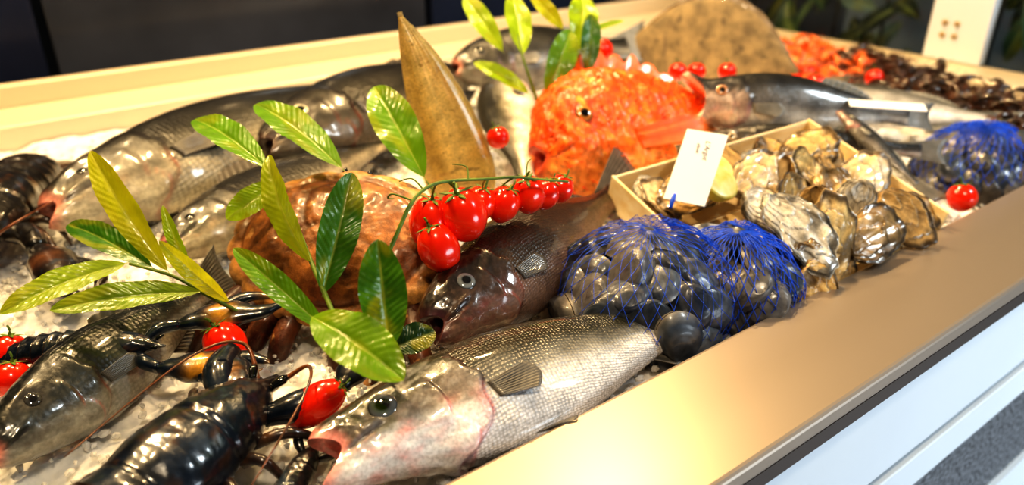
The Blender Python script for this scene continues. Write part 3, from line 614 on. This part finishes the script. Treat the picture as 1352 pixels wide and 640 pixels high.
# ================================================================= LOBSTERS
lobster('blue-black lobster with banded tail on the ice beside bass',(.162,.563,.046),(-.85,-.50,-.03),(-.1,-.15,.95),.34,clawyaw=(-.1,2.3),clawS=.26,ant=True,clawc2=(.20,.09,.02),fat=1.25)
lobster('dark lobster with yellow-patched claw reaching over the ice',(.095,.668,.048),(-.8,.55,0),(.0,-.2,.95),.17,clawS=.58,clawyaw=(.0,-.35),clawc2=(.62,.30,.015),ant=False,legs=False,fat=1.05)
lobster('dark brown lobster lying against the back of tray',(-.03,1.0,.05),(.3,.94,0),(.0,-.2,.95),.38,c=(.012,.010,.008),c2=(.10,.04,.012),fat=1.15)
lobster('small black lobster tucked under the bass head',(.165,.490,.020),(-.75,-.62,-.1),(.2,-.2,.9),.11,c=(.008,.009,.012),c2=(.05,.02,.012),ant=False,legs=False)
# ================================================================= TOMATOES
tr=stemobj('cherry_tomato_vine',[([(.273,.571,.11),(.292,.572,.14),(.316,.577,.17),(.340,.582,.178),(.3666,.583,.176),(.40,.576,.172),(.427,.568,.17),(.46,.56,.162),(.488,.5545,.155)],.0021),
  ([(.316,.577,.17),(.30,.585,.178),(.298,.592,.172),(.306,.596,.168)],.0010),([(.33,.58,.176),(.325,.592,.185),(.315,.60,.182)],.0009),([(.38,.58,.175),(.385,.59,.184),(.375,.60,.186)],.0009),([(.44,.565,.168),(.45,.575,.178),(.46,.582,.178)],.0009),
  ([(.36,.583,.176),(.366,.582,.168),(.37,.581,.16)],.0014),([(.345,.583,.177),(.347,.59,.17),(.349,.60,.155)],.0014),
  ([(.40,.576,.172),(.402,.585,.165),(.404,.59,.155)],.0012),([(.427,.568,.17),(.424,.577,.162),(.422,.584,.155)],.0012),([(.45,.562,.165),(.456,.573,.16),(.458,.582,.155)],.0012),([(.478,.557,.158),(.483,.57,.155),(.484,.58,.15)],.0011)])
top(tr,'vine of ripe red cherry tomatoes draped over bass and crab','tomato vine')
for (p,r,e,ax) in [((.374,.581,.138),.0245,1.2,(-.3,0,1)),((.346,.600,.130),.0215,1.35,(.1,-.1,1)),((.341,.5755,.113),.0205,1.35,(-.3,.2,1)),((.405,.595,.138),.0170,1.1,(.2,-.2,1)),((.427,.586,.134),.0175,1.2,(.4,-.3,1)),((.4576,.584,.138),.0190,1.15,(-.2,-.2,1)),((.481,.582,.133),.0150,1.2,(.4,-.2,1)),((.498,.578,.137),.0145,1.1,(.4,-.2,1))]:
    tomato(p,r,e,ax,name='tomato',parent=tr)
def tom(p,r,e,ax,l): tomato(p,r,e,ax,label=l)
tom((.557,.775,.13),.015,1,(-.2,.3,1),'small red cherry tomato on pale fish')
tom((.927,.978,.16),.021,1,(0,.3,1),'red cherry tomato beside laurel leaves')
for x,y in ((1.047,.904),(1.074,.884),(1.118,.851)): tom((x,y,.12),.016,1,(.1,.3,1),'red cherry tomato on the scorpionfish')
for x,y in ((1.409,.90),(1.44,.87),(1.58,.821),(1.50,.93)): tom((x,y,.045),.019,1,(.1,.3,1),'red cherry tomato among prawns on ice')
tom((1.088,.405,.035),.02,1,(.1,.3,1),'red cherry tomato at rim beside net bag')
tom((.143,.649,.04),.02,1.15,(-.3,.4,1),'red cherry tomato on ice beside crab')
tom((.174,.508,.044),.0165,1.75,(.72,-.25,.45),'long red plum tomato beside bass head')
tom((-.024,.759,.04),.017,1,(.3,.3,1),'red cherry tomato beside dark fish head')
tom((-.028,.717,.035),.017,1,(.3,.3,1),'red cherry tomato beside dark fish head')
# ================================================================= LAUREL SPRIGS
Gy=(.48,.50,.012);Gd=(.045,.15,.008);Gm=(.14,.31,.008);Gb=(.35,.51,.015)
def sprig(label,chains,leaves):
    s=stemobj('laurel_sprig',chains); top(s,label,'leaf sprig')
    for l in leaves: leaf(l[0],l[1],l[2],l[3]*1.22,parent=s,**l[4])
sprig('yellow-green laurel sprig lying over the ice',[([(.165,.665,.06),(.14,.675,.085),(.12,.70,.1),(.09,.73,.11)],.0022)],[
 ((.119,.706,.10),(.091,.811,.20),(-.5,-.7,.4),.037,dict(c=Gy,arch=.05)),
 ((.09,.733,.11),(-.02,.72,.10),(-.1,-.5,.8),.036,dict(c=(.28,.38,.01),arch=.07)),
 ((.139,.671,.09),(.016,.70,.10),(-.1,-.5,.8),.034,dict(c=(.22,.33,.012),arch=.06)),
 ((.110,.725,.1),(.059,.864,.11),(-.3,-.3,.9),.036,dict(c=Gd,arch=.06)),
 ((.16,.67,.07),(.111,.675,.15),(-.3,-.9,.2),.022,dict(c=Gy,arch=.05)),
 ((.135,.68,.09),(.13,.73,.16),(-.6,-.6,.4),.018,dict(c=Gb,arch=.03))])
sprig('glossy laurel sprig with dark and yellow-green leaves beside tomatoes',[([(.205,.50,.09),(.212,.55,.11),(.2156,.587,.13),(.228,.66,.155),(.24,.735,.17)],.0026),([(.205,.50,.09),(.22,.475,.09),(.226,.467,.1)],.0018)],[
 ((.238,.735,.17),(.212,.89,.19),(-.2,-.4,.9),.046,dict(c=Gm,arch=.06)),
 ((.3095,.711,.16),(.279,.874,.20),(-.2,-.4,.9),.05,dict(c=Gm,arch=.06)),
 ((.252,.748,.15),(.192,.754,.12),(-.1,-.7,.6),.035,dict(c=Gb,arch=.05)),
 ((.2156,.587,.13),(.218,.668,.21),(-.8,-.5,.3),.036,dict(c=(.34,.44,.012),arch=.1)),
 ((.211,.5616,.11),(.2705,.605,.20),(-.3,-.9,.35),.044,dict(c=(.06,.18,.01),arch=.05,wav=.03,vd=.0024)),
 ((.1975,.519,.10),(.154,.600,.16),(-.3,-.6,.7),.028,dict(c=Gm,arch=.04)),
 ((.18,.51,.128),(.210,.415,.108),(-.2,-.5,.85),.054,dict(c=(.19,.36,.01),arch=.08)),
 ((.226,.467,.1),(.233,.486,.19),(-.45,-.85,.2),.046,dict(c=(.06,.18,.01),arch=.05,wav=.03,vd=.0024)),
 ((.24,.50,.075),(.285,.495,.08),(0,-.6,.8),.034,dict(c=(.02,.06,.01),arch=.05))])
s=stemobj('laurel_leaf',[([(.405,.69,.12),(.4026,.702,.13)],.0015)]); top(s,'single green laurel leaf leaning on the upright flatfish','leaf')
leaf((.4026,.702,.13),(.41,.827,.21),(-.4,-.75,.4),.076,parent=s,c=Gm,arch=.06)
sprig('tall bright yellow-green laurel sprig standing behind scorpionfish',[([(.69,.84,.1),(.685,.86,.15),(.68,.883,.2),(.70,.93,.24)],.0025),([(.6915,.8436,.12),(.73,.85,.17),(.764,.853,.2)],.002)],[
 ((.68,.883,.2),(.731,.977,.27),(-.3,-.8,.3),.05,dict(c=Gb,arch=.04)),
 ((.6915,.8436,.15),(.763,.874,.23),(-.3,-.8,.3),.054,dict(c=Gm,arch=.08)),
 ((.764,.853,.2),(.8175,.911,.27),(-.4,-.8,.3),.058,dict(c=Gb,arch=.05)),
 ((.673,.92,.2),(.671,1.02,.27),(-.5,-.8,.3),.04,dict(c=Gb,arch=.05)),
 ((.755,.88,.23),(.7335,.935,.28),(-.4,-.8,.3),.03,dict(c=Gy,arch=.05)),
 ((.762,.832,.17),(.80,.87,.25),(-.4,-.8,.3),.038,dict(c=Gd,arch=.05)),
 ((.6975,.887,.14),(.65,.967,.18),(-.2,-.6,.7),.034,dict(c=Gb,arch=.05)),
 ((.80,.88,.22),(.86,.86,.235),(-.2,-.6,.7),.012,dict(c=Gb,arch=.05))])
# ================================================================= CRATE + OYSTERS
A=V3(.645,.645,.10); Bc=V3(1.0,.605,.118); Cc=V3(.975,.365,.060); D=V3(.618,.415,.038)
up=(Bc-A).cross(D-A).normalized(); up=up if up.z>0 else -up
xa=(Bc-A).normalized(); ya=up.cross(xa)
Wd=.355; Dp=.243; H=.048; th=.004
m=Matrix((xa,ya,up)).transposed().to_4x4(); m.translation=A
crate=bpy.data.objects.new('wooden_crate',None); COL.objects.link(crate); crate.matrix_basis=m; top(crate,'shallow thin cream wooden crate tilted on ice, holding oysters','crate')
for nm,a,b in [('side_board',(0,-th,-H),(Wd,0,-.004)),('side_board',(0,-Dp,-H),(Wd,-Dp+th,-.030)),('end_board',(-th,-Dp,-H),(0,0,-.002)),('end_board',(Wd,-Dp,-H),(Wd+th,0,-.002))]:
    B=MB(); B.box(a,b); o=B.obj(nm,M_wood,False); md=o.modifiers.new('b','BEVEL'); md.width=.0012; par_local(o,crate)
B=MB()
for k in range(6): B.box((0,-Dp+.008+k*.038,-H-.004),(Wd,-Dp+.008+k*.038+.034,-H))
par_local(B.obj('floor_board',M_wood,False),crate)
def rotm(p,n,spin,s=1.): 
    return Matrix.Translation(Vector(p))@Vector(n).normalized().to_track_quat('Z','Y').to_matrix().to_4x4()@Matrix.Rotation(spin,4,'Z')@Matrix.Scale(s,4)
OYS=[((.720,.444,.096),(-.25,-.5,.85),.4,1.15,2),((.83,.520,.098),(-.2,-.5,.8),1.3,1.05,0),((.712,.402,.055),(-.5,-.8,.1),.2,.95,3),((.835,.425,.094),(-.85,-.6,.1),-.2,.80,6),((.885,.40,.075),(-.6,-.6,.4),.8,.9,7),
 ((.80,.388,.058),(-.2,-.6,.7),1.9,1.0,3),((.700,.385,.038),(-.4,-.8,.3),.3,.9,1),((.896,.545,.098),(-.3,-.5,.8),2.0,1.0,5),((.765,.526,.096),(-.2,-.6,.8),2.0,1.05,4),((.780,.445,.092),(-.9,-.5,.2),.1,.85,7),
 ((.66,.50,.06),(0,-.3,.9),.5,1,2),((.70,.58,.078),(.1,-.5,.9),1.5,1.0,1),((.855,.465,.087),(-.4,-.6,.7),.3,1.05,5),((.920,.47,.080),(-.2,-.5,.9),2.1,1.0,4),((.930,.41,.060),(0,-.5,.8),1.1,.85,3),
 ((.75,.398,.055),(-.3,-.8,.5),2.8,1.05,5),((.84,.575,.090),(0,-.4,.9),.9,.95,2),((.945,.54,.088),(-.5,-.3,.8),.2,.85,1),((.80,.570,.090),(.2,-.5,.8),3.0,.95,7),((.745,.485,.080),(-.1,-.5,.8),.9,1.1,6),
 ((.87,.505,.095),(.3,-.7,.6),4.2,.85,1),((.735,.60,.085),(-.2,-.4,.8),2.2,.85,3),((.80,.485,.095),(.1,-.8,.5),5.1,.8,1),((.845,.385,.055),(.2,-.9,.3),.9,.8,5),((.93,.52,.090),(.1,-.6,.7),5.5,.85,7),((.74,.385,.035),(0,-.9,.3),1.6,.75,7),
 ((.78,.60,.092),(-.1,-.6,.8),4.0,.8,4),((.88,.585,.098),(-.1,-.6,.8),1.0,.8,5),((.675,.612,.080),(-.1,-.5,.8),.4,.75,6),((.665,.575,.072),(.2,-.5,.8),2.6,.8,0),((.705,.555,.090),(-.3,-.5,.8),5.0,.8,3)]
for i,(p,n,sp,s_,k) in enumerate(OYS):
    inst(OY[k],'oyster',rotm(p,n,sp,s_),'rough layered golden-brown and cream oyster heaped in crate','oyster','oysters in the wooden crate')
for li,(pp,nn) in enumerate([((.698,.520,.116),(-.35,-.6,.7)),((.735,.555,.113),(-.1,-.6,.8))]):
    B=MB();K=14;Q=24
    for i in range(K+1):
        ph=pi/2*i/K
        for j in range(Q): B.v((.024*math.cos(ph)*math.cos(2*pi*j/Q),.024*math.cos(ph)*math.sin(2*pi*j/Q),-.026*math.sin(ph)))
    B.rings(K+1,Q,0,False,False,flip=True)
    o=B.obj('lemon_half',M_lemon); o.matrix_basis=frame(pp,(1,0,0),nn); top(o,'cut lemon half beside the oysters','lemon',group='cut lemon halves')
    B=MB(); B.sweep([V3(0,0,-.001),V3(0,0,.0005),V3(0,0,.001)],[.024,.0235,.02],M=24,sub=1); f=B.obj('cut_face',noisy('lemon_flesh',(.85,.7,.15),(.97,.88,.4),scale=60,rough=.25)); par_local(f,o)
# ================================================================= CLAM BAGS
def clampile(c,R,n1,n2,lab2,grp,seed,sz=1.,amin=0):
    rnd=random.Random(seed); c=Vector(c)
    for layer,(n,k) in enumerate(((n1,1.),(n2,.6))):
        for i in range(n):
            zz=1-(i+.5)/n*1.0; ph=i*2.39996+layer; rr=math.sqrt(max(0,1-zz*zz))
            nrm=Vector((rr*math.cos(ph)/R[0],rr*math.sin(ph)/R[1],zz/R[2])).normalized()
            p=c+Vector((R[0]*rr*math.cos(ph),R[1]*rr*math.sin(ph),R[2]*zz))*(k*.86)+Vector([rnd.uniform(-.005,.005) for _ in range(3)])
            p.z=max(p.z,c.z+.014)
            nn=(nrm+Vector([rnd.uniform(-.5,.5) for _ in range(3)])).normalized()
            inst(CL[rnd.randrange(4)],'clam',rotm(p,nn,rnd.uniform(0,6.3),rnd.uniform(.85,1.15)*sz),lab2,'clam',grp)
def net(c,R,layers,label,nb=None,sd0=0):
    c=Vector(c)
    def bag(u,v,off,sd):
        ph=2*pi*u; al=v*pi/2*1.0; rr=math.cos(al)*(1-.16*(1-v)**6); zz=math.sin(al)
        nz=.006*noise.noise(Vector((math.cos(ph)*rr*4,math.sin(ph)*rr*4,zz*4+sd)))+.002*math.sin(ph*17+sd)*rr
        return c+Vector(((R[0]+off+nz)*rr*math.cos(ph),(R[1]+off+nz)*rr*math.sin(ph),(R[2]+off+nz)*zz+.002))
    for li,(I,J,off,th_,cond) in enumerate(layers):
        B=MB()
        for j in range(J+1):
            for i in range(I):
                u=(i+.5*(j%2))/I; B.v(bag(u,j/J*.97,off,li*7+sd0))
        for j in range(J-1):
            for i in range(I):
                r=(j%2)
                a=j*I+i; b=(j+1)*I+(i+r)%I; d=(j+2)*I+i; e=(j+1)*I+(i-1+r)%I
                if cond and not cond(Vector(B.V[a])-c): continue
                B.F.append((a,b,d,e))
        o=B.obj('net_bag' if nb is None else 'net_fold',M_net); md=o.modifiers.new('w','WIREFRAME'); md.thickness=th_; md.use_replace=True
        if nb is None: nb=o; top(o,label,'net bag')
        else: par_local(o,nb)
    return nb
c1=(.545,.488,.0); R1=(.106,.100,.100); c2=(.640,.447,.0); R2=(.078,.072,.086)
clampile(c1,R1,42,12,'blue-grey smooth clam inside blue net bag','clams in the blue net bag',3,1.30)
clampile(c2,R2,28,8,'blue-grey smooth clam inside blue net bag','clams in the blue net bag',5,1.22)
nb=net(c2,R2,[(40,11,.008,.0010,None),(46,12,.011,.0010,lambda d:d.x*.7-d.y*.3+d.z*.6>.05)],'blue mesh net bag stretched over a pile of clams')
net(c1,R1,[(34,10,.008,.0006,None),(44,12,.011,.0009,lambda d:d.x>.045 and d.z>.01)],'',nb,3)
c3=(1.26,.462,.0); R3=(.11,.085,.082)
clampile(c3,R3,38,10,'dark slate-grey clam inside blue net bag','clams in the second net bag',9,1.28)
net(c3,R3,[(36,10,.008,.0010,None),(40,11,.011,.0009,lambda d:d.z>.068)],'blue mesh net bag full of dark clams at the rim',None,5)
# ================================================================= TAGS
def tag(P0,X,Y,w,h,label,text=None,bars=False):
    m=frame(P0,X,Vector(X).cross(Vector(Y))); B=MB(); B.box((0,0,-.0006),(w,h,.0006)); o=B.obj('price_tag',M_card,False); o.matrix_basis=m; md=o.modifiers.new('b','BEVEL'); md.width=.0005
    top(o,label,'price tag')
    if text:
        for (s,x,y,sz,rot) in text:
            cu=bpy.data.curves.new('lettering','FONT'); cu.body=s; cu.size=sz; cu.extrude=.0001; cu.shear=.3
            t=bpy.data.objects.new('tmp',cu); COL.objects.link(t); bpy.context.view_layer.update()
            me=bpy.data.meshes.new_from_object(t.evaluated_get(bpy.context.evaluated_depsgraph_get())); bpy.data.objects.remove(t)
            me.materials.clear(); me.materials.append(M_ink)
            t=bpy.data.objects.new('lettering',me); COL.objects.link(t); t.location=(x,y,.0009); t.rotation_euler=(0,0,rot); par_local(t,o)
    return o
t=tag((.6335,.5505,.10),(.0225,-.052,0),(.06,.030,.065),.050,.095,'white handwritten card tag leaning over the clam bag',[("L'Argut",.027,.083,.0085,-1.45),('elsoe',.018,.078,.006,-1.45)])
B=MB(); B.sweep([V3(.012,-.010,0),V3(.012,.0,.002),V3(.012,.008,0)],[.0022,.0028,.002],[.002]*3,M=8,sub=3); o=B.obj('clip',M_net); par_local(o,t)
tag((1.10,.60,.118),(.6,-.75,.0),(.7,.6,.1),.11,.03,'blank white card tag lying flat on fish')
# ================================================================= PRAWNS / CRAYFISH
PO=prawn_mesh((.9,.22,.04),(.55,.08,.015),.075); PD=prawn_mesh((.035,.016,.008),(.10,.035,.012),.085)
for k in range(60):
    x=1.60+random.uniform(-.16,.16); y=1.0+random.uniform(-.13,.13); 
    inst(PO,'prawn',Matrix.Translation((x,y,random.uniform(.03,.06)))@Matrix.Rotation(random.random()*6.3,4,'Z')@Matrix.Rotation(random.uniform(-1.6,1.6),4,'X'),'orange cooked prawn heaped on ice','prawn','orange prawns on ice')
for k in range(110):
    f=random.random(); x=1.50+.2*f+random.uniform(-.11,.11); y=.42+.55*f+random.uniform(-.05,.05)
    inst(PD,'crayfish',Matrix.Translation((x,y,random.uniform(.025,.055)))@Matrix.Rotation(random.random()*6.3,4,'Z')@Matrix.Rotation(random.uniform(-1.6,1.6),4,'X'),'dark brown raw crayfish heaped at the end','crayfish','dark crayfish at the end of counter')
# ================================================================= LIGHTS + CAMERA
def area(loc,tgt,size,e,col,nm='lamp',sy=None):
    L=bpy.data.lights.new(nm,'AREA'); L.energy=e; L.color=col; L.size=size; L.shape='DISK'
    if sy: L.shape='ELLIPSE'; L.size_y=sy
    o=bpy.data.objects.new(nm,L); COL.objects.link(o); o.location=loc; d=Vector(tgt)-Vector(loc); o.rotation_euler=d.to_track_quat('-Z','Y').to_euler(); return o
for x,e in ((-.3,12.5),(.5,16),(1.3,20)): area((x,1.25,1.5),(x+.05,.85,0),.10,e,(1,.71,.36),'overhead_light')
area((.2,1.9,1.7),(.5,.6,0),.16,16,(1,.75,.42),'overhead_light')
area((.0,-.3,1.8),(.42,.75,0),.22,14.5,(1,.81,.56),'overhead_light')  # warm fill added from the camera side to brighten the near flanks
area((1.5,-1.5,-.25),(1.1,.3,-.15),1.4,24,(.80,.91,1),'daylight_window',.8)
w=bpy.data.worlds.new('w'); bpy.context.scene.world=w; w.use_nodes=True; w.node_tree.nodes['Background'].inputs[0].default_value=(.8,.85,1,1); w.node_tree.nodes['Background'].inputs[1].default_value=.06
area((2.2,-.7,1.6),(2.5,.8,.2),.5,26,(.85,.95,1),'shrub_fill')  # cool fill added so the leaves show through the glass screen
cam=bpy.data.cameras.new('camera'); co=bpy.data.objects.new('camera',cam); COL.objects.link(co); co.location=(0,0,.45)
p=math.atan(.497); d=Vector((math.cos(p)*.599,math.cos(p)*.8007,-math.sin(p))); co.rotation_euler=d.to_track_quat('-Z','Y').to_euler()
cam.sensor_width=36; cam.lens=26.63; cam.clip_start=.01; cam.dof.use_dof=True; cam.dof.focus_distance=.70; cam.dof.aperture_fstop=3.2
bpy.context.scene.camera=co
bpy.context.scene.view_settings.view_transform='Standard'
try: bpy.context.scene.view_settings.look='High Contrast'
except Exception: pass
